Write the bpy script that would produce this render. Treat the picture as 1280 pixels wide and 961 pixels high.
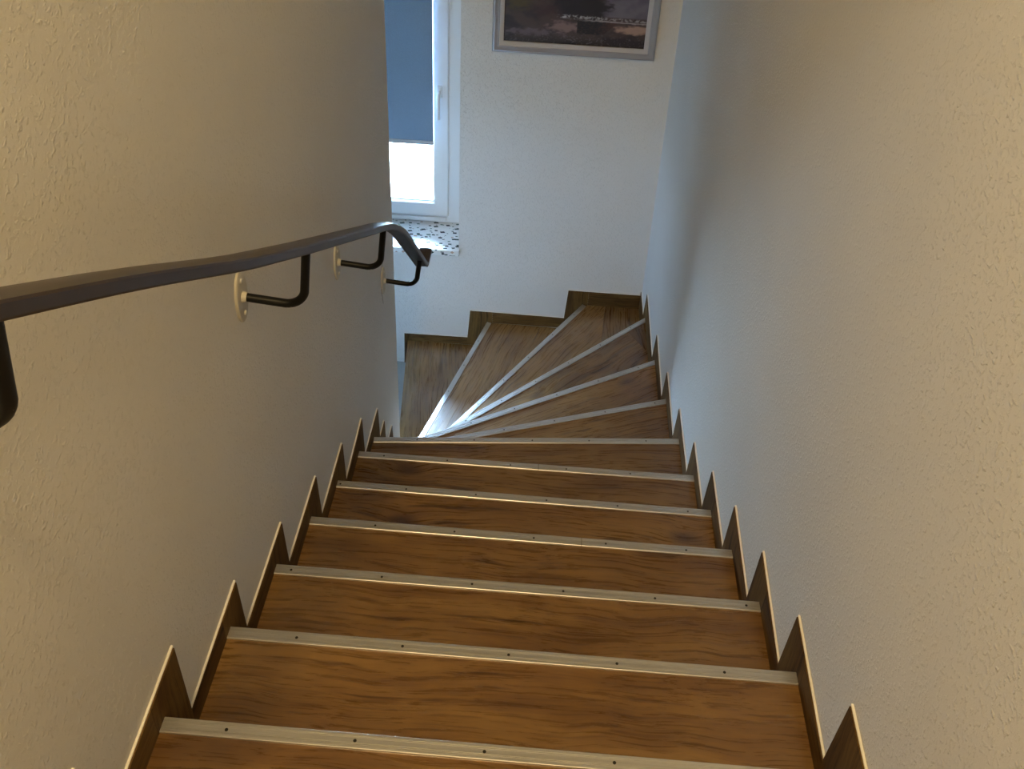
import bpy, bmesh, math, random
from mathutils import Vector, Matrix, noise

for o in list(bpy.data.objects):
    bpy.data.objects.remove(o)
random.seed(7)
SC = bpy.context.scene
COL = SC.collection

# ------------------------------------------------------------------ camera
F_PX = 1203.3
PITCH, YAW, ROLL = 0.5778, -0.0370, 0.0474
cy, sy, cp, sp = math.cos(YAW), math.sin(YAW), math.cos(PITCH), math.sin(PITCH)
fwd = Vector((sy * cp, cy * cp, -sp))
rgt = Vector((cy, -sy, 0))
upv = rgt.cross(fwd)
c_, s_ = math.cos(ROLL), math.sin(ROLL)
r2 = rgt * c_ + upv * s_
u2 = upv * c_ - rgt * s_
cam_d = bpy.data.cameras.new('camera')
cam = bpy.data.objects.new('camera', cam_d)
COL.objects.link(cam)
M = Matrix((r2, u2, -fwd)).transposed().to_4x4()
M.translation = Vector((0.4924, -0.8717, 1.6587))
cam.matrix_world = M
cam_d.sensor_fit = 'HORIZONTAL'
cam_d.sensor_width = 36
cam_d.lens = F_PX / 1280 * 36
cam_d.shift_x = -4.57 / 1280
cam_d.shift_y = -213.35 / 1280
cam_d.clip_start = 0.02
SC.camera = cam

# ------------------------------------------------------------------ light
SC.view_settings.view_transform = 'Standard'
SC.view_settings.look = 'None'
SC.view_settings.gamma = 1
SC.view_settings.exposure = 0.0
world = bpy.data.worlds.new('overcast_sky')
SC.world = world
world.use_nodes = True
bg = world.node_tree.nodes['Background']
wn = world.node_tree
w_tc = wn.nodes.new('ShaderNodeTexCoord')
w_sep = wn.nodes.new('ShaderNodeSeparateXYZ')
wn.links.new(w_tc.outputs['Generated'], w_sep.inputs[0])
w_rp = wn.nodes.new('ShaderNodeValToRGB')          # paved ground below, bright overcast above
w_map = wn.nodes.new('ShaderNodeMapRange')
w_map.inputs[1].default_value = -1.0
w_map.inputs[2].default_value = 1.0
wn.links.new(w_sep.outputs[2], w_map.inputs[0])
wn.links.new(w_map.outputs[0], w_rp.inputs[0])
we = w_rp.color_ramp.elements
we[0].position, we[0].color = 0.47, (0.15, 0.21, 0.28, 1)
we[1].position, we[1].color = 1.0, (0.56, 0.81, 1.20, 1)
for p_, c_w in ((0.53, (0.31, 0.46, 0.72, 1)), (0.70, (0.48, 0.72, 1.10, 1))):
    we.new(p_).color = c_w
wn.links.new(w_rp.outputs[0], bg.inputs[0])
bg.inputs[1].default_value = 265.0

def area_light(name, loc, rot, size, size_y, power, color, shape='RECTANGLE'):
    l = bpy.data.lights.new(name, 'AREA')
    l.shape = shape
    l.size = size
    l.size_y = size_y
    l.energy = power
    l.color = color
    o = bpy.data.objects.new(name, l)
    o.location = loc
    o.rotation_euler = rot
    COL.objects.link(o)
    return o

LAMP = Vector((0.10, -1.15, 3.50))
lamp_light = area_light('ceiling_lamp_light', LAMP, (0, 0, 0), 0.34, 0.34, 69, (1.0, 0.72, 0.34), 'DISK')
portal = area_light('window_portal', (-0.49, 3.90, -0.66), (math.pi / 2, 0, math.pi), 1.05, 1.6, 1, (1, 1, 1))
portal.data.cycles.is_portal = True
portal.rotation_euler = (-math.pi / 2, 0, 0)
portal2 = area_light('added_window_portal', (-2.58, 1.85, -0.71), (0, -math.pi / 2, 0), 0.2, 1.02, 1, (1, 1, 1))  # portal of the added, unseen hall window
portal2.data.cycles.is_portal = True

# ------------------------------------------------------------------ constants
H = 0.18
XL, XR, YB, YE = -0.105, 1.0686, 3.504, 2.268
YF = -2.3
ZC = 3.62
SK = 0.007                      # skirting thickness
FLOOR = -13 * H + 0.016

def top(n):                     # walking surface of step n
    return -n * H + 0.016

# ------------------------------------------------------------------ helpers
def srgb(r, g, b):
    f = lambda c: c / 12.92 if c <= 0.04045 else ((c + 0.055) / 1.055) ** 2.4
    return (f(r / 255), f(g / 255), f(b / 255), 1)

def empty(name, loc=(0, 0, 0)):
    o = bpy.data.objects.new(name, None)
    o.empty_display_size = 0.1
    o.location = loc
    COL.objects.link(o)
    return o

def tag(o, label=None, cat=None, group=None, kind=None):
    for k, v in (('label', label), ('category', cat), ('group', group), ('kind', kind)):
        if v:
            o[k] = v
    return o

def link(name, me, mat=None, parent=None, matrix=None):
    """matrix is the world placement; parents are only translated empties or meshes"""
    o = bpy.data.objects.new(name, me)
    COL.objects.link(o)
    if mat and not me.materials:
        me.materials.append(mat)
    W = matrix or Matrix.Identity(4)
    if parent:
        o.parent = parent
        P = parent.matrix_world if parent.parent is None and parent.type != 'EMPTY' else WM(parent)
        o.matrix_local = P.inverted() @ W
    else:
        o.matrix_local = W
    return o

def WM(o):
    m = o.matrix_basis.copy()
    return WM(o.parent) @ o.matrix_parent_inverse @ m if o.parent else m

def to_mesh(bm, name, smooth=False, angle=None):
    bmesh.ops.recalc_face_normals(bm, faces=bm.faces)
    me = bpy.data.meshes.new(name)
    bm.to_mesh(me)
    bm.free()
    if smooth:
        for p in me.polygons:
            p.use_smooth = True
        if angle:
            me.set_sharp_from_angle(angle=angle)
    return me

def box(bm, x0, x1, y0, y1, z0, z1, bevel=0.0):
    vs = [bm.verts.new(p) for p in ((x0, y0, z0), (x1, y0, z0), (x1, y1, z0), (x0, y1, z0), (x0, y0, z1), (x1, y0, z1), (x1, y1, z1), (x0, y1, z1))]
    fs = [bm.faces.new([vs[i] for i in f]) for f in ((3, 2, 1, 0), (4, 5, 6, 7), (0, 1, 5, 4), (1, 2, 6, 5), (2, 3, 7, 6), (3, 0, 4, 7))]
    if bevel:
        es = list({e for f in fs for e in f.edges})
        bmesh.ops.bevel(bm, geom=es, offset=bevel, segments=2, affect='EDGES', profile=0.5)

def prism(bm, pts, vec):
    """closed prism: polygon pts (3d) swept by vec"""
    vec = Vector(vec)
    a = [bm.verts.new(p) for p in pts]
    b = [bm.verts.new(Vector(p) + vec) for p in pts]
    bm.faces.new(a[::-1])
    bm.faces.new(b)
    n = len(a)
    for i in range(n):
        bm.faces.new((a[i], a[(i + 1) % n], b[(i + 1) % n], b[i]))

def sweep(bm, path, prof, ups):
    """sweep closed profile [(side, up)] along path, mitred; ups = per point up vector"""
    rings = []
    n = len(path)
    for i, p in enumerate(path):
        t = (path[min(i + 1, n - 1)] - path[max(i - 1, 0)]).normalized()
        u = (ups[i] - t * ups[i].dot(t)).normalized()
        s = t.cross(u).normalized()
        rings.append([bm.verts.new(p + s * a + u * b) for a, b in prof])
    m = len(prof)
    for i in range(n - 1):
        for k in range(m):
            bm.faces.new((rings[i][k], rings[i][(k + 1) % m], rings[i + 1][(k + 1) % m], rings[i + 1][k]))
    bm.faces.new(rings[0][::-1])
    bm.faces.new(rings[-1])

def circle(r, n=16):
    return [(r * math.cos(2 * math.pi * k / n), r * math.sin(2 * math.pi * k / n)) for k in range(n)]

def cyl(bm, base, axis, r, h, n=16, r1=None):
    axis = Vector(axis).normalized()
    x = axis.orthogonal().normalized()
    y = axis.cross(x)
    r1 = r if r1 is None else r1
    a = [bm.verts.new(Vector(base) + x * r * c + y * r * s) for c, s in circle(1, n)]
    b = [bm.verts.new(Vector(base) + axis * h + x * r1 * c + y * r1 * s) for c, s in circle(1, n)]
    bm.faces.new(a[::-1])
    bm.faces.new(b)
    for i in range(n):
        bm.faces.new((a[i], a[(i + 1) % n], b[(i + 1) % n], b[i]))

# ------------------------------------------------------------------ materials
class Mat:
    def __init__(s, name):
        s.m = bpy.data.materials.new(name)
        s.m.use_nodes = True
        s.nt = s.m.node_tree
        s.b = s.nt.nodes['Principled BSDF']
    def n(s, typ, **kw):
        nd = s.nt.nodes.new(typ)
        for k, v in kw.items():
            if k.startswith('i_'):
                key = k[2:].replace('_', ' ')
                nd.inputs[int(key) if key.isdigit() else key].default_value = v
            else:
                setattr(nd, k, v)
        return nd
    def l(s, a, b):
        s.nt.links.new(a, b)
    def set(s, **kw):
        for k, v in kw.items():
            s.b.inputs[k.replace('_', ' ')].default_value = v
    def ramp(s, fac, stops, interp='LINEAR'):
        r = s.n('ShaderNodeValToRGB')
        r.color_ramp.interpolation = interp
        e = r.color_ramp.elements
        while len(e) < len(stops):
            e.new(0.5)
        for el, (p, c) in zip(e, stops):
            el.position = p
            el.color = c
        s.l(fac, r.inputs[0])
        return r.outputs[0]
    def mix(s, fac, a, b, mode='MIX'):
        m = s.n('ShaderNodeMix', data_type='RGBA', blend_type=mode)
        for sock, v in ((m.inputs[0], fac), (m.inputs[6], a), (m.inputs[7], b)):
            if hasattr(v, 'links'):
                s.l(v, sock)
            else:
                sock.default_value = v
        return m.outputs[2]

def plain(name, col, rough=0.5, metal=0.0, spec=0.5):
    m = Mat(name)
    m.set(Base_Color=col, Roughness=rough, Metallic=metal)
    m.b.inputs['Specular IOR Level'].default_value = spec
    # faint unevenness of the surface
    tc = m.n('ShaderNodeTexCoord')
    nz = m.n('ShaderNodeTexNoise', i_Scale=35.0, i_Detail=4.0)
    m.l(tc.outputs['Object'], nz.inputs['Vector'])
    r = m.n('ShaderNodeMapRange', i_3=rough * 0.85, i_4=min(1, rough * 1.15))
    m.l(nz.outputs[0], r.inputs[0])
    m.l(r.outputs[0], m.b.inputs['Roughness'])
    return m.m

def wallpaper(name, col):
    m = Mat(name)
    tc = m.n('ShaderNodeTexCoord')
    v = tc.outputs['Object']
    chips = m.n('ShaderNodeTexNoise', i_Scale=120.0, i_Detail=3.0, i_Roughness=0.55)
    fine = m.n('ShaderNodeTexNoise', i_Scale=330.0, i_Detail=2.0)
    big = m.n('ShaderNodeTexNoise', i_Scale=1.6, i_Detail=3.0)
    for t in (chips, fine, big):
        m.l(v, t.inputs['Vector'])
    ch = m.n('ShaderNodeMapRange', i_1=0.52, i_2=0.72)
    m.l(chips.outputs[0], ch.inputs[0])
    add = m.n('ShaderNodeMath', operation='MULTIPLY_ADD', i_1=0.35)
    m.l(fine.outputs[0], add.inputs[0])
    m.l(ch.outputs[0], add.inputs[2])
    bump = m.n('ShaderNodeBump', i_Strength=0.75, i_Distance=0.0018)
    m.l(add.outputs[0], bump.inputs['Height'])
    m.l(bump.outputs[0], m.b.inputs['Normal'])
    c = m.ramp(big.outputs[0], [(0.3, tuple(x * 0.94 for x in col[:3]) + (1,)), (0.7, col)])
    m.l(c, m.b.inputs['Base Color'])
    m.set(Roughness=0.85)
    m.b.inputs['Specular IOR Level'].default_value = 0.2
    return m.m

def wood(name, tint=1.0, rough=0.36, spec=0.5):
    """rustic plank decor; grain runs along object X"""
    m = Mat(name)
    tc = m.n('ShaderNodeTexCoord')
    oi = m.n('ShaderNodeObjectInfo')
    off = m.n('ShaderNodeVectorMath', operation='SCALE')
    cmb = m.n('ShaderNodeCombineXYZ')
    mul = m.n('ShaderNodeMath', operation='MULTIPLY', i_1=17.3)
    mul2 = m.n('ShaderNodeMath', operation='MULTIPLY', i_1=-31.7)
    m.l(oi.outputs['Random'], mul.inputs[0])
    m.l(oi.outputs['Random'], mul2.inputs[0])
    m.l(mul.outputs[0], cmb.inputs[0])
    m.l(mul2.outputs[0], cmb.inputs[1])
    m.l(mul.outputs[0], cmb.inputs[2])
    add = m.n('ShaderNodeVectorMath', operation='ADD')
    m.l(tc.outputs['Object'], add.inputs[0])
    m.l(cmb.outputs[0], add.inputs[1])
    # large wobble of the grain
    wob = m.n('ShaderNodeTexNoise', i_Scale=3.2, i_Detail=2.0)
    m.l(add.outputs[0], wob.inputs['Vector'])
    wsub = m.n('ShaderNodeVectorMath', operation='SUBTRACT', i_1=(0.5, 0.5, 0.5))
    m.l(wob.outputs[1], wsub.inputs[0])
    wsc = m.n('ShaderNodeVectorMath', operation='MULTIPLY', i_1=(0.0, 0.055, 0.055))
    m.l(wsub.outputs[0], wsc.inputs[0])
    # knots push the grain aside
    vor = m.n('ShaderNodeTexVoronoi', i_Scale=1.0)
    vm = m.n('ShaderNodeVectorMath', operation='MULTIPLY', i_1=(1.9, 4.0, 4.0))
    m.l(add.outputs[0], vm.inputs[0])
    m.l(vm.outputs[0], vor.inputs['Vector'])
    kn = m.n('ShaderNodeMapRange', i_1=0.0, i_2=0.30, i_3=1.0, i_4=0.0)
    m.l(vor.outputs['Distance'], kn.inputs[0])
    knp = m.n('ShaderNodeMath', operation='POWER', i_1=1.6)
    m.l(kn.outputs[0], knp.inputs[0])
    a2 = m.n('ShaderNodeVectorMath', operation='ADD')
    m.l(add.outputs[0], a2.inputs[0])
    m.l(wsc.outputs[0], a2.inputs[1])
    kadd = m.n('ShaderNodeCombineXYZ')
    km = m.n('ShaderNodeMath', operation='MULTIPLY', i_1=0.035)
    m.l(knp.outputs[0], km.inputs[0])
    m.l(km.outputs[0], kadd.inputs[1])
    a3 = m.n('ShaderNodeVectorMath', operation='ADD')
    m.l(a2.outputs[0], a3.inputs[0])
    m.l(kadd.outputs[0], a3.inputs[1])
    def grain(sx, sy, scale, detail, rough_=0.6):
        mp = m.n('ShaderNodeVectorMath', operation='MULTIPLY', i_1=(sx, sy, sy))
        m.l(a3.outputs[0], mp.inputs[0])
        t = m.n('ShaderNodeTexNoise', i_Scale=scale, i_Detail=detail, i_Roughness=rough_)
        m.l(mp.outputs[0], t.inputs['Vector'])
        return t.outputs[0]
    g1 = grain(0.8, 5.0, 2.2, 6.0, 0.62)
    g2 = grain(1.3, 42.0, 3.0, 5.0, 0.65)
    g3 = grain(0.75, 17.0, 2.0, 5.0, 0.62)
    g4 = grain(0.5, 60.0, 2.4, 2.0, 0.5)
    T = lambda r, g, b: (r * tint, g * tint, b * tint, 1)
    base = m.ramp(g1, [(0.30, T(0.110, 0.053, 0.017)), (0.45, T(0.172, 0.090, 0.028)), (0.58, T(0.236, 0.134, 0.043)), (0.72, T(0.152, 0.078, 0.025))])
    fine = m.ramp(g2, [(0.32, (0.55, 0.50, 0.46, 1)), (0.52, (1.0, 1.0, 1.0, 1)), (0.70, (1.16, 1.14, 1.10, 1))])
    c1 = m.mix(0.9, base, fine, 'MULTIPLY')
    pore = m.ramp(g4, [(0.60, (1, 1, 1, 1)), (0.68, (0.62, 0.56, 0.50, 1))])
    c1 = m.mix(0.8, c1, pore, 'MULTIPLY')
    crack = m.ramp(g3, [(0.585, (0, 0, 0, 1)), (0.66, (0.85, 0.85, 0.85, 1))])
    c2 = m.mix(crack, c1, m.mix(1.0, c1, (0.30, 0.24, 0.21, 1), 'MULTIPLY'))
    knm = m.ramp(knp.outputs[0], [(0.42, (0, 0, 0, 1)), (0.85, (1, 1, 1, 1))])
    c3 = m.mix(knm, c2, T(0.045, 0.02, 0.010))
    # each board its own shade
    br = m.n('ShaderNodeMapRange', i_3=0.84, i_4=1.14)
    m.l(oi.outputs['Random'], br.inputs[0])
    hs = m.n('ShaderNodeHueSaturation')
    m.l(br.outputs[0], hs.inputs['Value'])
    m.l(c3, hs.inputs['Color'])
    m.l(hs.outputs[0], m.b.inputs['Base Color'])
    rr = m.n('ShaderNodeMapRange', i_3=rough - 0.03, i_4=rough + 0.07)
    m.l(g2, rr.inputs[0])
    m.l(rr.outputs[0], m.b.inputs['Roughness'])
    bump = m.n('ShaderNodeBump', i_Strength=0.12, i_Distance=0.0006)
    m.l(g2, bump.inputs['Height'])
    m.l(bump.outputs[0], m.b.inputs['Normal'])
    m.b.inputs['Specular IOR Level'].default_value = spec
    return m.m

def aluminium(name):
    m = Mat(name)
    tc = m.n('ShaderNodeTexCoord')
    mp = m.n('ShaderNodeVectorMath', operation='MULTIPLY', i_1=(2.0, 600.0, 200.0))
    m.l(tc.outputs['Object'], mp.inputs[0])
    t = m.n('ShaderNodeTexNoise', i_Scale=1.0, i_Detail=3.0)
    m.l(mp.outputs[0], t.inputs['Vector'])
    c = m.ramp(t.outputs[0], [(0.3, (0.60, 0.59, 0.57, 1)), (0.7, (0.76, 0.75, 0.73, 1))])
    m.l(c, m.b.inputs['Base Color'])
    r = m.n('ShaderNodeMapRange', i_3=0.28, i_4=0.40)
    m.l(t.outputs[0], r.inputs[0])
    m.l(r.outputs[0], m.b.inputs['Roughness'])
    m.set(Metallic=0.85)
    return m.m

def terrazzo(name):
    m = Mat(name)
    tc = m.n('ShaderNodeTexCoord')
    c = (0.80, 0.81, 0.80, 1)
    for ang, sx, sy, lim, off in ((0.5, 26.0, 44.0, 0.60, 0.0), (-0.85, 34.0, 52.0, 0.62, 7.3)):
        mp = m.n('ShaderNodeMapping', i_Location=(off, off, off), i_Rotation=(0, 0, ang), i_Scale=(sx, sy, sy))
        m.l(tc.outputs['Object'], mp.inputs[0])
        v = m.n('ShaderNodeTexVoronoi', i_Scale=1.0, distance='MANHATTAN', i_Randomness=1.0)
        m.l(mp.outputs[0], v.inputs['Vector'])
        sep = m.n('ShaderNodeSeparateColor')
        m.l(v.outputs['Color'], sep.inputs[0])
        sel = m.n('ShaderNodeMath', operation='GREATER_THAN', i_1=lim)
        m.l(sep.outputs[0], sel.inputs[0])
        d = m.n('ShaderNodeMath', operation='LESS_THAN', i_1=0.52)
        m.l(v.outputs['Distance'], d.inputs[0])
        k = m.n('ShaderNodeMath', operation='MULTIPLY')
        m.l(sel.outputs[0], k.inputs[0])
        m.l(d.outputs[0], k.inputs[1])
        chip = m.ramp(sep.outputs[1], [(0.0, (0.012, 0.016, 0.018, 1)), (0.45, (0.03, 0.06, 0.05, 1)), (0.75, (0.12, 0.20, 0.16, 1)), (0.92, (0.5, 0.36, 0.27, 1))], 'CONSTANT')
        c = m.mix(k.outputs[0], c, chip)
    m.l(c, m.b.inputs['Base Color'])
    m.set(Roughness=0.48)
    return m.m

def fabric(name, col):
    m = Mat(name)
    tc = m.n('ShaderNodeTexCoord')
    w = m.n('ShaderNodeTexNoise', i_Scale=420.0, i_Detail=2.0)
    m.l(tc.outputs['Object'], w.inputs['Vector'])
    c = m.ramp(w.outputs[0], [(0.3, tuple(x * 0.85 for x in col[:3]) + (1,)), (0.7, col)])
    df = m.n('ShaderNodeBsdfDiffuse')
    tr = m.n('ShaderNodeBsdfTranslucent')
    m.l(c, df.inputs[0])
    tr.inputs[0].default_value = (0.036, 0.037, 0.037, 1)
    ad = m.n('ShaderNodeAddShader')
    m.l(df.outputs[0], ad.inputs[0])
    m.l(tr.outputs[0], ad.inputs[1])
    m.l(ad.outputs[0], m.nt.nodes['Material Output'].inputs[0])
    return m.m

def glass(name):
    m = Mat(name)
    tr = m.n('ShaderNodeBsdfTransparent')
    tr.inputs[0].default_value = (0.93, 0.96, 0.95, 1)
    gl = m.n('ShaderNodeBsdfGlossy', i_Roughness=0.01)
    fr = m.n('ShaderNodeFresnel', i_IOR=1.5)
    mx = m.n('ShaderNodeMixShader')
    m.l(fr.outputs[0], mx.inputs[0])
    m.l(tr.outputs[0], mx.inputs[1])
    m.l(gl.outputs[0], mx.inputs[2])
    m.l(mx.outputs[0], m.nt.nodes['Material Output'].inputs[0])
    return m.m

def chipped(name, col, chip, rough):
    m = Mat(name)
    tc = m.n('ShaderNodeTexCoord')
    t = m.n('ShaderNodeTexNoise', i_Scale=60.0, i_Detail=3.0)
    m.l(tc.outputs['Object'], t.inputs['Vector'])
    k = m.ramp(t.outputs[0], [(0.735, (0, 0, 0, 1)), (0.75, (1, 1, 1, 1))])
    m.l(m.mix(k, col, chip), m.b.inputs['Base Color'])
    m.set(Roughness=rough)
    return m.m

def picture(name):
    m = Mat(name)
    a = m.n('ShaderNodeAttribute', attribute_name='paint')
    m.l(a.outputs['Color'], m.b.inputs['Base Color'])
    tc = m.n('ShaderNodeTexCoord')
    t = m.n('ShaderNodeTexNoise', i_Scale=160.0, i_Detail=4.0)
    m.l(tc.outputs['Object'], t.inputs['Vector'])
    bump = m.n('ShaderNodeBump', i_Strength=0.3, i_Distance=0.0008)
    m.l(t.outputs[0], bump.inputs['Height'])
    m.l(bump.outputs[0], m.b.inputs['Normal'])
    m.set(Roughness=0.55)
    return m.m

def rail_mat(name):
    m = Mat(name)
    tc = m.n('ShaderNodeTexCoord')
    mp = m.n('ShaderNodeVectorMath', operation='MULTIPLY', i_1=(30.0, 3.0, 3.0))
    m.l(tc.outputs['Object'], mp.inputs[0])
    t = m.n('ShaderNodeTexNoise', i_Scale=2.0, i_Detail=5.0)
    m.l(mp.outputs[0], t.inputs['Vector'])
    c = m.ramp(t.outputs[0], [(0.3, (0.030, 0.021, 0.018, 1)), (0.7, (0.052, 0.038, 0.033, 1))])
    m.l(c, m.b.inputs['Base Color'])
    r = m.n('ShaderNodeMapRange', i_3=0.32, i_4=0.44)
    m.l(t.outputs[0], r.inputs[0])
    m.l(r.outputs[0], m.b.inputs['Roughness'])
    m.b.inputs['Specular IOR Level'].default_value = 0.38
    return m.m

WALLP = wallpaper('woodchip_wallpaper', (0.76, 0.752, 0.735, 1))
CEIL = wallpaper('ceiling_paint', (0.80, 0.79, 0.76, 1))
WOOD = wood('plank_decor', 1.0, 0.26, 0.75)
WOODS = wood('plank_decor_skirting', 0.60, 0.58, 0.10)
ALU = aluminium('anodised_aluminium')
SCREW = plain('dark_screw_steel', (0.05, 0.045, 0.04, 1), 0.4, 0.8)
CAULK = plain('acrylic_caulk', (0.90, 0.87, 0.80, 1), 0.6)
PVC = plain('white_window_plastic', (0.80, 0.82, 0.83, 1), 0.3)
GASKET = plain('grey_gasket', (0.30, 0.32, 0.33, 1), 0.6)
GLASS = glass('window_glass')
STONE = terrazzo('terrazzo')
BLIND = fabric('blue_blind_fabric', (0.15, 0.21, 0.29, 1))
BLINDB = plain('blind_white_backing', (0.85, 0.85, 0.84, 1), 0.8)
BAR = plain('blind_bar_grey', (0.42, 0.41, 0.41, 1), 0.5)
RAIL = rail_mat('dark_plastic_handrail')
ARM = chipped('black_lacquer', (0.008, 0.008, 0.008, 1), (0.6, 0.56, 0.5, 1), 0.42)
ARM.node_tree.nodes['Principled BSDF'].inputs['Specular IOR Level'].default_value = 0.25
PLATE = chipped('painted_over_plate', (0.54, 0.51, 0.44, 1), (0.3, 0.25, 0.18, 1), 0.5)
FRAME = plain('silver_grey_frame', (0.36, 0.35, 0.37, 1), 0.4, 0.35)
LINER = plain('silver_liner', (0.56, 0.53, 0.52, 1), 0.45, 0.3)
PAINT = picture('oil_paint')
TILE = plain('hall_floor', (0.42, 0.45, 0.45, 1), 0.4)
LAMPW = plain('lamp_white', (0.85, 0.83, 0.78, 1), 0.5)

# ------------------------------------------------------------------ room shell
def struct(name, bm, mat, smooth=False, angle=None):
    return tag(link(name, to_mesh(bm, name, smooth, angle), mat), kind='structure')

X_HALL = -2.4
bm = bmesh.new(); box(bm, XR, XR + 0.15, YF - 0.15, YB + 0.4, FLOOR - 0.2, ZC + 0.1)
struct('wall_right', bm, WALLP)

WX0, WX1, WZ0, WZ1 = -1.00, 0.022, -1.49, 0.12      # window opening
bm = bmesh.new()
Y1 = YB + 0.34
box(bm, WX1, XR, YB, Y1, FLOOR - 0.2, ZC + 0.1)
box(bm, X_HALL - 0.15, WX0, YB, Y1, FLOOR - 0.2, ZC + 0.1)
box(bm, WX0, WX1, YB, Y1, FLOOR - 0.2, WZ0)
box(bm, WX0, WX1, YB, Y1, WZ1, ZC + 0.1)
struct('wall_back', bm, WALLP)

bm = bmesh.new()                                     # solid block left of the flight, rounded end
R = 0.032
pl = [(XL, YF - 0.15)]
for k in range(9):
    a = math.pi / 2 * k / 8
    pl.append((XL - R + R * math.cos(a), YE - R + R * math.sin(a)))
pl += [(-0.95, YE), (-0.95, 1.0), (X_HALL - 0.15, 1.0), (X_HALL - 0.15, YF - 0.15)]  # alcove widened so light from the added hall window gets past
prism(bm, [(x, y, FLOOR - 0.2) for x, y in pl], (0, 0, ZC + 0.1 - FLOOR + 0.2))
struct('wall_left', bm, WALLP, True, math.radians(30))

bm = bmesh.new(); box(bm, XL, XR, YF - 0.15, YF, FLOOR - 0.2, ZC + 0.1)
struct('wall_front', bm, WALLP)
HY0, HY1, HZ0, HZ1 = 1.35, 2.35, -0.77, -0.63        # narrow unseen opening, added to light the right wall
bm = bmesh.new()
for y0, y1, z0, z1 in ((1.0, HY0, FLOOR - 0.2, ZC + 0.1), (HY1, YB, FLOOR - 0.2, ZC + 0.1), (HY0, HY1, FLOOR - 0.2, HZ0), (HY0, HY1, HZ1, ZC + 0.1)):
    box(bm, X_HALL - 0.15, X_HALL, y0, y1, z0, z1)
struct('wall_hall', bm, WALLP)
bm = bmesh.new(); box(bm, X_HALL - 0.15, XR + 0.15, YF - 0.15, Y1, ZC, ZC + 0.12)
struct('ceiling', bm, CEIL)
bm = bmesh.new(); box(bm, X_HALL, XR, YF, YB, FLOOR - 0.2, FLOOR)
struct('floor', bm, TILE)

# ------------------------------------------------------------------ staircase
# far edge of every nosing: left end, right end (plan), z from the step number
xl, xr, yb = XL + SK, XR - SK, YB - SK
LINE = {
    -3: ((xl, -0.870), (xr, -0.870)), -2: ((xl, -0.580), (xr, -0.580)), -1: ((xl, -0.290), (xr, -0.290)),
    0: ((xl, 0.000), (xr, 0.000)), 1: ((xl, 0.291), (xr, 0.292)), 2: ((xl, 0.578), (xr, 0.580)),
    3: ((xl, 0.869), (xr, 0.867)), 4: ((xl, 1.157), (xr, 1.153)), 5: ((xl, 1.447), (xr, 1.452)),
    6: ((xl, 1.687), (xr, 1.796)), 7: ((xl, 1.796), (xr, 2.200)), 8: ((xl, 1.974), (xr, 2.651)),
    9: ((xl, 2.085), (xr, 3.192)), 10: ((xl, 2.152), (0.738, yb)), 11: ((-0.150, YE + SK), (0.193, yb)),
    12: ((-0.166, YE + SK), (-0.283, yb)),
}
SCREWS = {
    -2: [0.05, 0.27, 0.49, 0.71, 0.93], -1: [0.03, 0.25, 0.47, 0.69, 0.91],
    0: [0.013, 0.232, 0.451, 0.669, 0.888], 1: [0.043, 0.261, 0.478, 0.698, 0.915], 2: [-0.059, 0.160, 0.377, 0.595, 0.813, 1.029],
    3: [0.083, 0.302, 0.520, 0.717, 0.936], 4: [-0.087, 0.119, 0.336, 0.555, 0.774, 0.990], 5: [-0.009, 0.211, 0.430, 0.623, 0.843],
    6: [0.064, 0.279, 0.499, 0.715, 0.933], 7: [0.171, 0.378, 0.583, 0.794, 1.008], 8: [0.222, 0.406, 0.592, 0.782, 0.973],
    9: [0.178, 0.333, 0.490, 0.648, 0.810, 0.972], 10: [0.09, 0.207, 0.323, 0.441, 0.564, 0.680], 11: [-0.035, 0.026, 0.086, 0.145],
}
JOINT = {3: 0.651, 5: 0.527}

stair = tag(empty('staircase', (0.48, 0.0, top(0))),
            'winding wooden staircase with walnut brown treads and screwed aluminium edge strips', 'staircase')

def frame_of(n):
    a, b = (Vector((p[0], p[1], 0)) for p in LINE[n])
    if n >= 12 and n < 20 and b.x < a.x:
        pass
    u = (b - a).normalized()
    v = Vector((-u.y, u.x, 0))          # downstairs side
    o = (a + b) / 2
    W = Matrix((u, v, Vector((0, 0, 1)))).transposed().to_4x4()
    W.translation = o
    return a, b, u, v, W

def board(name, poly, z0, z1, W, mat, parent, bevel=0.0):
    """horizontal board, world plan polygon -> mesh in the local frame W (grain along local x)"""
    Wz = W.copy(); Wz.translation.z = z1
    inv = Wz.inverted()
    bm = bmesh.new()
    prism(bm, [inv @ Vector((x, y, z0)) for x, y in poly], (0, 0, z1 - z0))
    return link(name, to_mesh(bm, name), mat, parent, Wz)

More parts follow.
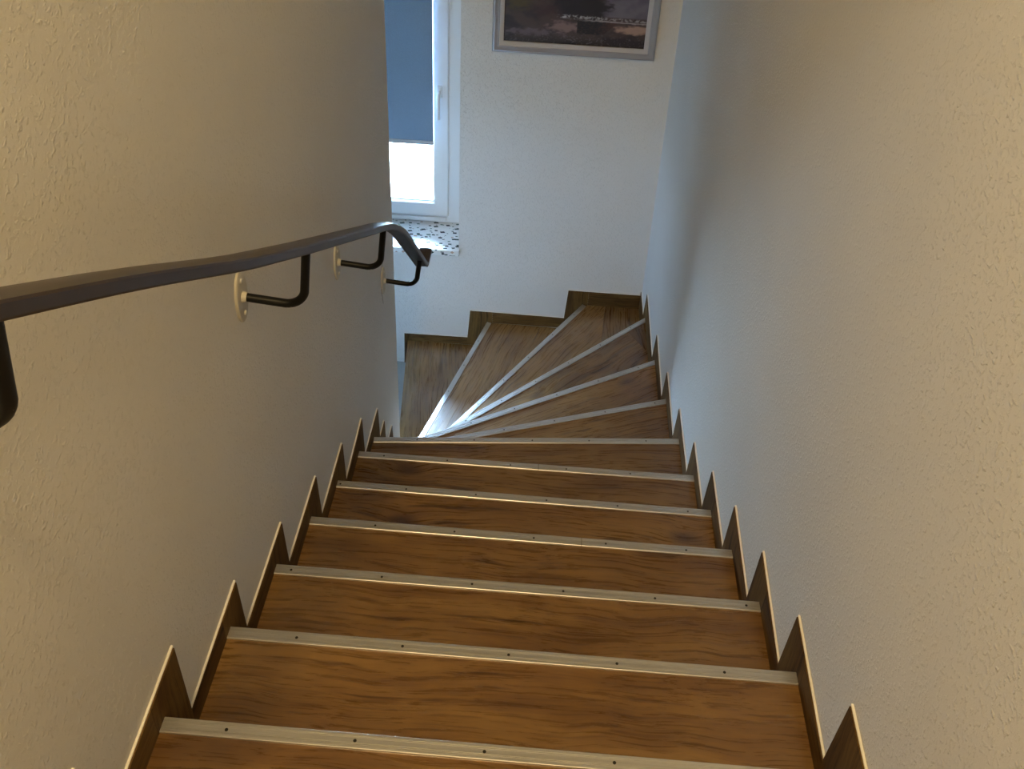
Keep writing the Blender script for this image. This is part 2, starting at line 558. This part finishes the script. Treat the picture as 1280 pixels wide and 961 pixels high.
for n in range(-3, 13):
    a, b, u, v, W = frame_of(n)
    zt = top(n)
    # ---- tread polygon (between the riser above and this nosing)
    if n == -3:
        poly = [(xl, YF), (xr, YF), (xr, -0.872), (xl, -0.872)]
    else:
        pa, pb = LINE[n - 1]
        ua = (Vector(pb) - Vector(pa)).normalized()
        va = Vector((-ua.y, ua.x))
        q0, q1 = Vector(pa) - va * 0.012, Vector(pb) - va * 0.012
        e = v.xy * 0.003
        p0, p1 = Vector(LINE[n][0]) - e, Vector(LINE[n][1]) - e
        poly = [tuple(q0), tuple(q1)]
        if n == 10:
            poly += [(xr, yb)]
        poly += [tuple(p1), tuple(p0)]
        if n == 11:
            poly += [(xl, YE + SK)]
        poly = [(min(max(x, -9), xr), min(y, yb)) for x, y in poly]
    if n == 9:     # mitred filler board at the wall end
        cut0, cut1 = (0.955, 3.088), (xr, 2.9)
        cut1 = (xr, 2.915)
        A = LINE[9][0]; B = LINE[9][1]
        t = (0.955 - A[0]) / (B[0] - A[0])
        c0 = (0.955, A[1] + t * (B[1] - A[1]))
        poly9 = [poly[0], poly[1], cut1, c0, poly[-1]]
        board('tread', poly9, zt - 0.035, zt, W, WOOD, stair)
        Wf = Matrix.Rotation(math.radians(97), 4, 'Z'); Wf.translation = (1.0, 3.05, 0)
        board('tread_filler', [(c0[0] + .001, c0[1]), (cut1[0], cut1[1] + .0015), poly[2]], zt - 0.035, zt - 0.0003, Wf, WOOD, stair)
    elif n == 10:
        A = LINE[10][0]; B = LINE[10][1]
        # filler in the corner, its grain across
        k0 = (0.868, yb); q = Vector(LINE[9][0]).lerp(Vector(LINE[9][1]), 0.80)
        board('tread', [poly[0], (q.x, q.y), k0, poly[3], poly[4]], zt - 0.035, zt, W, WOOD, stair)
        Wf = Matrix.Rotation(math.radians(90), 4, 'Z'); Wf.translation = (0.95, 3.4, 0)
        board('tread_filler', [(q.x + .001, q.y), poly[1], (xr, yb), (k0[0] + .001, yb)], zt - 0.035, zt - 0.0003, Wf, WOOD, stair)
    else:
        board('tread', poly, zt - 0.035, zt, W, WOOD, stair)
    # ---- riser under this nosing
    Wr = W.copy(); Wr.translation.z = (top(n) + top(n + 1)) / 2
    L = (b - a).length
    bm = bmesh.new()
    zr0, zr1 = top(n + 1) - Wr.translation.z + 0.0, zt - 0.035 - Wr.translation.z
    box(bm, -L / 2, L / 2, -0.016, -0.004, zr0, zr1)
    link('riser', to_mesh(bm, 'riser'), WOOD, stair, Wr)
    # ---- aluminium strip: grooved angle profile (side = local y, up = local z)
    if n == 12:      # the last edge has no strip
        continue
    Ws = W.copy(); Ws.translation.z = zt
    T = 0.004
    prof = [(0.0, T - 0.001), (-0.001, T)]
    for g in (0.006, 0.0085, 0.0175, 0.020):
        prof += [(-g + 0.0007, T), (-g + 0.0003, T - 0.0009), (-g - 0.0003, T - 0.0009), (-g - 0.0007, T)]
    prof += [(-0.0252, T), (-0.0262, T - 0.0007), (-0.0266, 0.0), (-0.002, 0.0), (-0.002, -0.022), (0.0, -0.022)]
    ends = [(-L / 2, L / 2)]
    if n in JOINT:
        t = ((JOINT[n] - a.x) / (b.x - a.x) - 0.5) * L
        ends = [(-L / 2, t - 0.0008), (t + 0.0008, L / 2)]
    for e0, e1 in ends:
        bm = bmesh.new()
        prism(bm, [(e0, y, z) for y, z in prof], (e1 - e0, 0, 0))
        strip = link('nosing_strip', to_mesh(bm, 'nosing_strip'), ALU, stair, Ws)
        for sx in SCREWS.get(n, []):
            tt = ((sx - a.x) / (b.x - a.x) - 0.5) * L
            if e0 < tt < e1:
                bm = bmesh.new()
                cyl(bm, (0, 0, -0.001), (0, 0, 1), 0.0036, 0.0016, 10, 0.0028)
                Wc = Ws @ Matrix.Translation((tt, -0.0135, T))
                link('screw', to_mesh(bm, 'screw'), SCREW, strip, Wc)

# ------------------------------------------------------------------ skirting boards
# per wall: nose position s, upper corner (s, z) and inner corner (s, z) measured along the wall
def skirting(root, origin, direction, normal, start, steps, s_end=None):
    """direction: unit plan vector descending along the wall; normal: into the room"""
    O, D, N = Vector(origin), Vector(direction), Vector(normal)
    Wd = Matrix((D, N, Vector((0, 0, 1)))).transposed().to_4x4()     # grain along the wall
    def add(name, pts, mat, vertical, depth=SK, lift=0.0):
        s0 = sum(p[0] for p in pts) / len(pts); z0 = sum(p[1] for p in pts) / len(pts)
        if vertical:
            W = Matrix((Vector((0, 0, 1)), N, -D)).transposed().to_4x4()
        else:
            W = Wd.copy()
        W.translation = O + D * s0 + Vector((0, 0, z0))
        inv = W.inverted()
        P = [inv @ (O + D * s + Vector((0, 0, z)) + N * (0.0005 + lift)) for s, z in pts]
        bm = bmesh.new()
        prism(bm, P, inv.to_3x3() @ (N * depth))
        link(name, to_mesh(bm, name), mat, root, W)
    sv, zv = start
    for n, ys, (st, zt), (si, zi) in steps:
        j = ys - 0.031
        f = (j - sv) / (st - sv)
        zj = zv + (zt - zv) * f
        b0, b1 = top(n), top(n + 1)
        if j > sv + 0.004:
            add('skirting_board', [(sv, b0), (j, b0), (j, zj), (sv, zv)], WOODS, False)
        else:
            j, zj = sv, zv
        add('skirting_board', [(j + 0.0006, b0 - 0.05), (ys - 0.012, b0 - 0.05), (ys - 0.012, b1), (st, b1), (si, zi), (st, zt), (j + 0.0006, zj)] if si < st else
            [(j + 0.0006, b0 - 0.05), (ys - 0.012, b0 - 0.05), (ys - 0.012, b1), (si, b1), (si, zi), (st, zt), (j + 0.0006, zj)], WOODS, True)
        c = 0.0028
        add('caulk_line', [(sv, zv), (st, zt), (st + c, zt + c), (sv, zv + c)], CAULK, False, 0.0045)
        add('caulk_line', [(st, zt), (si, zi), (si + c * 0.6, zi + 0.002), (st + c * 0.6, zt + c)], CAULK, False, 0.0045)
        sv, zv = si, zi
    if s_end is not None:
        n = steps[-1][0] + 1
        add('skirting_board', [(sv, top(n)), (s_end, top(n)), (s_end, zv), (sv, zv)], WOODS, False)
        add('caulk_line', [(sv, zv), (s_end, zv), (s_end, zv + 0.0022), (sv, zv + 0.0022)], CAULK, False, 0.0045)

LT = {0: (0.077, 0.098), 1: (0.352, -0.100), 2: (0.648, -0.279), 3: (0.949, -0.452), 4: (1.244, -0.632), 5: (1.518, -0.798),
      6: (1.778, -1.005), 7: (1.888, -1.180), 8: (2.04, -1.36), 9: (2.135, -1.54), 10: (2.205, -1.72)}
LV = {0: (0.083, -0.109), 2: (0.662, -0.451), 3: (0.967, -0.637)}
steps = []
for n in range(-3, 11):
    t_ = LT.get(n, (n * 0.29 + 0.070, -n * H + 0.095))
    v_ = LV.get(n, (t_[0] + 0.012, -n * H - 0.097))
    ys = LINE[n][0][1]
    steps.append((n, ys, t_, v_))
base_l = tag(empty('baseboard_left', (XL, 0, 0)), kind='structure')
skirting(base_l, (XL, 0, 0), (0, 1, 0), (1, 0, 0), (YF, top(-3) + 0.07), steps)

RT = {0: (0.074, 0.096), 1: (0.366, -0.085), 2: (0.650, -0.249), 3: (0.937, -0.428), 4: (1.236, -0.623), 5: (1.547, -0.821),
      6: (1.893, -0.999), 7: (2.283, -1.165), 8: (2.713, -1.318), 9: (3.242, -1.483)}
RV = {0: (0.088, -0.108), 1: (0.383, -0.284), 2: (0.666, -0.454), 3: (0.955, -0.631), 4: (1.263, -0.825), 5: (1.566, -1.000),
      6: (1.920, -1.186), 7: (2.315, -1.348), 8: (2.750, -1.503), 9: (3.283, -1.667)}
steps = []
for n in range(-3, 10):
    t_ = RT.get(n, (n * 0.29 + 0.070, -n * H + 0.095))
    v_ = RV.get(n, (n * 0.29 + 0.085, -n * H - 0.100))
    steps.append((n, LINE[n][1][1], t_, v_))
base_r = tag(empty('baseboard_right', (XR, 0, 0)), kind='structure')
skirting(base_r, (XR, 0, 0), (0, 1, 0), (-1, 0, 0), (YF, top(-3) + 0.07), steps, YB)

base_b = tag(empty('baseboard_back', (0, YB, 0)), kind='structure')
steps = [(10, -0.738, (-0.652, -1.689), (-0.639, -1.892)), (11, -0.193, (-0.092, -1.886), (-0.079, -2.090)),
         (12, 0.283, (0.298, -2.093), (0.302, FLOOR + 0.02))]
skirting(base_b, (0, YB, 0), (-1, 0, 0), (0, -1, 0), (-XR + 0.0, -1.690), steps)

# ------------------------------------------------------------------ window
win = tag(empty('window_1', (-0.49, YB + 0.24, -1.455)), kind='structure')
YW = YB + 0.236                                     # sash face
ZS = -1.455                                         # sill top
def ring(bm, x0, x1, z0, z1, w, y0, y1, bev=0.004):
    """rectangular ring with mitred corners, front towards -y at y0"""
    xs = [(x0, z0), (x1, z0), (x1, z1), (x0, z1)]
    xi = [(x0 + w, z0 + w), (x1 - w, z0 + w), (x1 - w, z1 - w), (x0 + w, z1 - w)]
    k = bev
    sgn = [(1, 1), (-1, 1), (-1, -1), (1, -1)]
    rows = []
    for i in range(4):
        ox, oz = xs[i]; ix, iz = xi[i]; sx, sz = sgn[i]
        rows.append([bm.verts.new(p) for p in ((ox, y1, oz), (ox, y0 + k, oz), (ox + sx * k, y0, oz + sz * k),
                                               (ix - sx * 3 * k, y0, iz - sz * 3 * k), (ix - sx * k, y0 + k * 0.8, iz - sz * k), (ix, y0 + 3 * k, iz), (ix, y1, iz))])
    m = len(rows[0])
    for i in range(4):
        a, b = rows[i], rows[(i + 1) % 4]
        for j in range(m):
            bm.faces.new((a[j], a[(j + 1) % m], b[(j + 1) % m], b[j]))
bm = bmesh.new(); ring(bm, WX0, WX1, ZS, WZ1, 0.10, YW + 0.018, YW + 0.085)
link('window_frame', to_mesh(bm, 'window_frame', True, math.radians(35)), PVC, win)
SX0, SX1, SZ0, SZ1 = WX0 + 0.087, WX1 - 0.087, ZS + 0.052, WZ1 - 0.087
bm = bmesh.new(); ring(bm, SX0, SX1, SZ0, SZ1, 0.086, YW, YW + 0.07, 0.006)
sash = link('sash', to_mesh(bm, 'sash', True, math.radians(35)), PVC, win)
GX0, GX1, GZ0, GZ1 = SX0 + 0.086, SX1 - 0.086, SZ0 + 0.070, SZ1 - 0.086
bm = bmesh.new(); ring(bm, GX0 - 0.006, GX1 + 0.006, SZ0 + 0.08, GZ1 + 0.006, 0.010, YW + 0.022, YW + 0.04, 0.001)
link('gasket', to_mesh(bm, 'gasket'), GASKET, sash)
bm = bmesh.new(); box(bm, GX0 - 0.006, GX1 + 0.006, YW + 0.034, YW + 0.040, SZ0 + 0.07, GZ1 + 0.01)
link('pane', to_mesh(bm, 'pane'), GLASS, sash)
bm = bmesh.new(); box(bm, WX0 + 0.10, WX1 - 0.10, YW + 0.003, YW + 0.02, ZS + 0.012, ZS + 0.040, 0.003)
link('drip_rail', to_mesh(bm, 'drip_rail'), PVC, win)
# handle: rosette + lever hanging down
HX, HZ = -0.113, -0.610
bm = bmesh.new(); box(bm, HX - 0.014, HX + 0.014, YW - 0.010, YW + 0.001, HZ - 0.034, HZ + 0.034, 0.004)
hd = link('handle', to_mesh(bm, 'handle', True, math.radians(40)), PVC, sash)
bm = bmesh.new()
path = [Vector((HX, YW - 0.008, HZ)), Vector((HX, YW - 0.030, HZ)), Vector((HX, YW - 0.042, HZ - 0.006)), Vector((HX, YW - 0.048, HZ - 0.022)),
        Vector((HX, YW - 0.050, HZ - 0.060)), Vector((HX, YW - 0.050, HZ - 0.115)), Vector((HX, YW - 0.047, HZ - 0.140))]
sweep(bm, path, [(a * 0.0105, b * 0.0085) for a, b in circle(1, 12)], [Vector((1, 0, 0))] * len(path))
lever = to_mesh(bm, 'lever', True, math.radians(50))
# rosette and lever form one handle part
bmj = bmesh.new(); bmj.from_mesh(hd.data)
lm = bpy.data.meshes.new('tmp')
tb = bmesh.new(); tb.from_mesh(lever)
inv = WM(hd).inverted()
tb.transform(inv); tb.to_mesh(lm); tb.free()
bmj.from_mesh(lm); bmj.to_mesh(hd.data); bmj.free()
for p in hd.data.polygons: p.use_smooth = True

bm = bmesh.new(); box(bm, WX0 - 0.006, WX1 + 0.004, YB - 0.026, YW + 0.05, ZS - 0.034, ZS, 0.002)
link('window_sill', to_mesh(bm, 'window_sill'), STONE, win)

win2 = tag(empty('added_hall_window', (X_HALL - 0.06, (HY0 + HY1) / 2, HZ0)), kind='structure')  # unseen window, added for the bluish band of light on wall_right
bm = bmesh.new()
for y0, y1, z0, z1 in ((HY0, HY0 + 0.035, HZ0, HZ1), (HY1 - 0.035, HY1, HZ0, HZ1), (HY0 + 0.035, HY1 - 0.035, HZ0, HZ0 + 0.035), (HY0 + 0.035, HY1 - 0.035, HZ1 - 0.035, HZ1)):
    box(bm, X_HALL - 0.09, X_HALL - 0.03, y0, y1, z0, z1, 0.003)
link('window_frame', to_mesh(bm, 'window_frame'), PVC, win2)
bm = bmesh.new(); box(bm, X_HALL - 0.064, X_HALL - 0.058, HY0 + 0.03, HY1 - 0.03, HZ0 + 0.03, HZ1 - 0.03)
link('pane', to_mesh(bm, 'pane'), GLASS, win2)

# roller blind
BX0, BX1, BZ = GX0 - 0.010, -0.1465, -0.923
YBL = YW - 0.026
blind = tag(empty('roller_blind', ((BX0 + BX1) / 2, YBL, 0.06)), 'blue-grey fabric roller blind hanging halfway down the white window', 'roller blind')
bm = bmesh.new(); box(bm, BX0, BX1, YBL - 0.0006, YBL, BZ + 0.024, 0.035)
fb = link('fabric', to_mesh(bm, 'fabric'), BLIND, blind)
bm = bmesh.new(); box(bm, BX0 - 0.002, BX1 + 0.002, YBL - 0.004, YBL + 0.004, BZ, BZ + 0.026, 0.002)
link('bottom_bar', to_mesh(bm, 'bottom_bar'), BAR, blind)
bm = bmesh.new(); cyl(bm, (BX0 - 0.01, YBL + 0.004, 0.045), (1, 0, 0), 0.022, BX1 - BX0 + 0.02, 20)
link('roller_tube', to_mesh(bm, 'roller_tube', True, math.radians(40)), PVC, blind)

# ------------------------------------------------------------------ painting
PX0, PX1, PZ0, PZ1 = 0.177, 0.967, -0.247, 0.345
pic = tag(empty('framed_painting', ((PX0 + PX1) / 2, YB, (PZ0 + PZ1) / 2)), 'dark seascape painting with a beached boat in a silver-grey frame on the back wall', 'painting')
def frame_ring(bm, x0, x1, z0, z1, prof):
    """prof: list of (inset, y) closed"""
    rows = []
    for (ox, oz, sx, sz) in ((x0, z0, 1, 1), (x1, z0, -1, 1), (x1, z1, -1, -1), (x0, z1, 1, -1)):
        rows.append([bm.verts.new((ox + sx * i, y, oz + sz * i)) for i, y in prof])
    m = len(prof)
    for i in range(4):
        a, b = rows[i], rows[(i + 1) % 4]
        for j in range(m):
            bm.faces.new((a[j], a[(j + 1) % m], b[(j + 1) % m], b[j]))
bm = bmesh.new()
frame_ring(bm, PX0, PX1, PZ0, PZ1, [(0, YB - 0.002), (0, YB - 0.020), (0.004, YB - 0.026), (0.012, YB - 0.028), (0.022, YB - 0.023), (0.032, YB - 0.025), (0.036, YB - 0.022), (0.036, YB - 0.002)])
link('frame', to_mesh(bm, 'frame', True, math.radians(40)), FRAME, pic)
bm = bmesh.new()
frame_ring(bm, PX0 + 0.034, PX1 - 0.034, PZ0 + 0.034, PZ1 - 0.034, [(0, YB - 0.003), (0, YB - 0.022), (0.003, YB - 0.024), (0.021, YB - 0.016), (0.022, YB - 0.003)])
link('liner', to_mesh(bm, 'liner', True, math.radians(40)), LINER, pic)
CX0, CX1, CZ0, CZ1 = PX0 + 0.050, PX1 - 0.050, PZ0 + 0.050, PZ1 - 0.050
NU, NV = 230, 160
bm = bmesh.new()
lay = bm.verts.layers.float_color.new('paint')
def sm(e0, e1, x):
    t = min(1, max(0, (x - e0) / (e1 - e0)))
    return t * t * (3 - 2 * t)
def paint(u, m):
    """u 0..1 across, m metres above the lower edge of the canvas"""
    fb = lambda sx, sy, o=0: noise.fractal(Vector((u * sx + o, m * sy, o * 1.7)), 1.0, 2.0, 4)
    L = Vector
    def srg(r, g, b): return L(srgb(r, g, b)[:3])
    c = srg(74, 58, 54)
    n1, n2, n3 = fb(7, 14), fb(22, 60, 3), fb(60, 160, 9)
    c = c.lerp(srg(42, 32, 36), sm(-0.3, 0.6, n1))
    # sky right, dark hill middle, olive bush left
    sky = srg(112, 105, 114).lerp(srg(92, 85, 96), sm(-.5, .6, n1))
    c = c.lerp(sky, sm(0.66, 0.74, u + 0.03 * n1) * sm(0.148, 0.160, m))
    c = c.lerp(srg(150, 140, 150), sm(0.26, 0.34, m + 0.03 * n1))
    hill = math.hypot((u - 0.53) / 0.22, (m - 0.20) / 0.052)
    c = c.lerp(srg(34, 27, 32), sm(1.15, 0.8, hill + 0.25 * n2) * 0.92)
    c = c.lerp(srg(82, 70, 34), 0.8 * sm(1.2, 0.2, math.hypot((u - 0.10) / 0.10, (m - 0.205) / 0.05) + .5 * n2))
    c = c.lerp(srg(70, 44, 42), 0.7 * sm(1.2, 0.2, math.hypot((u - 0.30) / 0.12, (m - 0.17) / 0.05) + .4 * n2))
    # sand banks
    c = c.lerp(srg(138, 112, 106), 0.85 * sm(1.1, 0.4, math.hypot((u - 0.43) / 0.14, (m - 0.092) / 0.034) + .5 * n2))
    c = c.lerp(srg(168, 136, 118), 0.95 * sm(1.1, 0.5, math.hypot((u - 0.92) / 0.15, (m - 0.095) / 0.024) + .4 * n2))
    c = c.lerp(srg(112, 98, 102), 0.65 * sm(1.2, 0.4, math.hypot((u - 0.20) / 0.22, (m - 0.058) / 0.018) + .7 * n2))
    # boat hull
    hull = m > 0.062 + 0.05 * abs(u - 0.62) and m < 0.134 - 0.02 * (u - 0.5)
    left = 0.515; right = 0.70 + (m - 0.062) * 1.4
    if hull and left < u < right:
        c = srg(26, 25, 27).lerp(srg(84, 54, 46), sm(-.1, .6, n3) * 0.35 + sm(0.64, 0.78, u) * .6)
    # foreground
    c = c.lerp(srg(34, 27, 27), 0.8 * sm(0.055, 0.0, m + 0.02 * n1))
    c = c.lerp(srg(120, 110, 112), 0.5 * sm(0.35, 0.6, n3) * sm(0.09, 0.03, m))
    # surf
    y0 = 0.148 - 0.012 * (u - 0.4)
    w = sm(0.36, 0.42, u) * sm(0.010 + 0.004 * n3, 0.001, abs(m - y0 + .003 * n2)) * (sm(-0.25, 0.35, n3) * (1 if u < 0.68 else 0.55))
    c = c.lerp(srg(205, 200, 200), 0.9 * w)
    y1 = 0.135 - 0.010 * (u - 0.4)
    c = c.lerp(srg(175, 165, 165), 0.7 * sm(0.5, 0.66, u) * sm(0.004, 0.0015, abs(m - y1 + .003 * n2)))
    c = c.lerp(srg(140, 138, 135), 0.7 * sm(0.1, 0.5, n3) * sm(1.1, .7, math.hypot((u - 0.56) / 0.15, (m - 0.143) / 0.014)))
    return c
grid = []
for j in range(NV + 1):
    row = []
    for i in range(NU + 1):
        vtx = bm.verts.new((CX0 + (CX1 - CX0) * i / NU, YB - 0.010, CZ0 + (CZ1 - CZ0) * j / NV))
        col = paint(i / NU, (CZ1 - CZ0) * j / NV)
        vtx[lay] = (col[0], col[1], col[2], 1)
        row.append(vtx)
    grid.append(row)
for j in range(NV):
    for i in range(NU):
        bm.faces.new((grid[j][i], grid[j][i + 1], grid[j + 1][i + 1], grid[j + 1][i]))
link('canvas', to_mesh(bm, 'canvas'), PAINT, pic)

# ------------------------------------------------------------------ handrail
RX = 0.031
def rail_z(y):
    """underside height of the rail on the straight flight (it bows a little)"""
    K = ((-2.0, 0.965), (-0.256, 0.962), (-0.05, 0.959), (0.26, 0.945), (0.584, 0.944), (0.935, 0.947), (1.30, 0.950))
    for (a, p), (b, q) in zip(K, K[1:]):
        if y <= b:
            break
    t = min(1, max(0, (y - a) / (b - a)))
    return p + (q - p) * t - 0.612 * y
hand = tag(empty('handrail', (RX, 0.6, rail_z(0.6))), 'dark brown flat handrail on curved black wall brackets', 'handrail')
pts = []
y = -1.9
while y < 1.28:
    pts.append(Vector((RX, y, rail_z(y))))
    y += 0.1
# steeper along the winders, then a short level end
for y, z in ((1.30, 0.155), (1.342, 0.129), (1.425, 0.076), (1.526, 0.003), (1.622, -0.077), (1.695, -0.146), (1.82, -0.273), (1.96, -0.413), (2.09, -0.545)):
    pts.append(Vector((RX, y, z)))
tips = [Vector((RX, 2.105, -0.553)), Vector((RX, 2.12, -0.556)), Vector((RX, 2.16, -0.557)), Vector((RX, 2.205, -0.558))]
pts += tips
prof = [(-0.0245, 0.003), (-0.0245, 0.0155), (-0.0225, 0.0185), (-0.014, 0.0203), (0.0, 0.0212), (0.014, 0.0203), (0.0225, 0.0185), (0.0245, 0.0155), (0.0245, 0.003),
        (0.0232, 0.0003), (0.0195, 0.0), (0.0180, 0.0025), (0.0180, 0.0045), (-0.0180, 0.0045), (-0.0180, 0.0025), (-0.0195, 0.0), (-0.0232, 0.0003)]
bm = bmesh.new()
O = Matrix.Translation((RX, 0.6, rail_z(0.6)))
sweep(bm, [p - O.translation for p in pts], prof, [Vector((0, 0, 1))] * len(pts))
link('rail', to_mesh(bm, 'rail', True, math.radians(24)), RAIL, hand, O)
# flat steel bar inside the cover, seen from below
bm = bmesh.new()
sweep(bm, [p - O.translation for p in pts[:-1]], [(-0.0176, 0.0016), (0.0176, 0.0016), (0.0176, 0.0044), (-0.0176, 0.0044)], [Vector((0, 0, 1))] * (len(pts) - 1))
link('steel_bar', to_mesh(bm, 'steel_bar'), ARM, hand, O)

def rail_under(y):
    for p, q in zip(pts, pts[1:]):
        if p.y <= y <= q.y:
            return p.z + (q.z - p.z) * (y - p.y) / (q.y - p.y)
for y, z in ((-1.20, 1.60), (-0.275, 1.012), (0.613, 0.448), (1.359, -0.007), (2.003, -0.558)):
    zt = rail_under(y) + 0.004
    W = Matrix.Translation((XL, y, z))
    L = lambda x, dz: Vector((x - XL, 0, dz))
    path = [L(XL + 0.014, 0.0)]
    rb = 0.040
    ex = 0.028
    path.append(L(ex - rb - 0.02, -0.006))
    for k in range(0, 9):
        a = -math.pi / 2 + math.pi / 2 * k / 8
        path.append(L(ex - rb + rb * math.cos(a), -0.008 + rb + rb * math.sin(a)))
    path.append(L(ex + 0.010, zt - z))
    bm = bmesh.new()
    sweep(bm, path, circle(0.0090, 14), [Vector((0, 1, 0))] * len(path))
    br = link('bracket', to_mesh(bm, 'bracket', True, math.radians(50)), ARM, hand, W)
    bm = bmesh.new()                                     # oval plate, rounded rim
    def oval(x, k):
        return [bm.verts.new((x, 0.031 * k * math.cos(t), 0.060 * k * math.sin(t))) for t in [2 * math.pi * i / 32 for i in range(32)]]
    rings = [oval(0.0, 1.0), oval(0.004, 1.0), oval(0.006, 0.94)]
    for a, b in zip(rings, rings[1:]):
        for i in range(32):
            bm.faces.new((a[i], a[(i + 1) % 32], b[(i + 1) % 32], b[i]))
    bm.faces.new(rings[-1]); bm.faces.new(rings[0][::-1])
    link('wall_plate', to_mesh(bm, 'wall_plate', True, math.radians(40)), PLATE, br, W)
    bm = bmesh.new(); cyl(bm, (0.005, 0, 0), (1, 0, 0), 0.0125, 0.010, 16, 0.0105)
    link('collar', to_mesh(bm, 'collar', True, math.radians(40)), PLATE, br, W)
    for dz in (-0.040, 0.040):
        bm = bmesh.new(); cyl(bm, (0.005, 0, dz), (1, 0, 0), 0.0062, 0.004, 12, 0.0045)
        link('screw', to_mesh(bm, 'screw', True, math.radians(40)), PLATE, br, W)

# ------------------------------------------------------------------ ceiling lamp that gives the warm light
lamp = tag(empty('ceiling_lamp', (LAMP.x, LAMP.y, ZC)), 'round white ceiling lamp above the upper steps', 'lamp')
bm = bmesh.new(); cyl(bm, (0, 0, -0.035), (0, 0, 1), 0.16, 0.035, 32, 0.15)
link('lamp_base', to_mesh(bm, 'lamp_base', True, math.radians(40)), LAMPW, lamp, Matrix.Translation((LAMP.x, LAMP.y, ZC)))
bm = bmesh.new(); cyl(bm, (0, 0, -0.10), (0, 0, 1), 0.17, 0.065, 32, 0.185)
link('lamp_shade', to_mesh(bm, 'lamp_shade', True, math.radians(40)), LAMPW, lamp, Matrix.Translation((LAMP.x, LAMP.y, ZC)))

# dark strip drawn as the gap shadow beside the lowest bracket's plate
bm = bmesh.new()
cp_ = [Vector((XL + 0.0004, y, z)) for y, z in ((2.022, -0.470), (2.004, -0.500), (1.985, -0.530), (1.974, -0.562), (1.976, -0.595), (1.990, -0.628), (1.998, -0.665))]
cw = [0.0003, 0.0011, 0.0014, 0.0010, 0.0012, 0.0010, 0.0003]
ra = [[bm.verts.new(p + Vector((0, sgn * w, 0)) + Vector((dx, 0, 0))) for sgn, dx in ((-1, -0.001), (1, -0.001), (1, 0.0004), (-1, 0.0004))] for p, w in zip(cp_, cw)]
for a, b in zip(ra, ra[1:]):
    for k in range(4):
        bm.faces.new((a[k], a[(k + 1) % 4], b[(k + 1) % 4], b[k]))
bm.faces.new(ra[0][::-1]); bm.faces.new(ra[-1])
link('plate_gap_shadow', to_mesh(bm, 'plate_gap_shadow'), SCREW, bpy.data.objects['wall_left'])
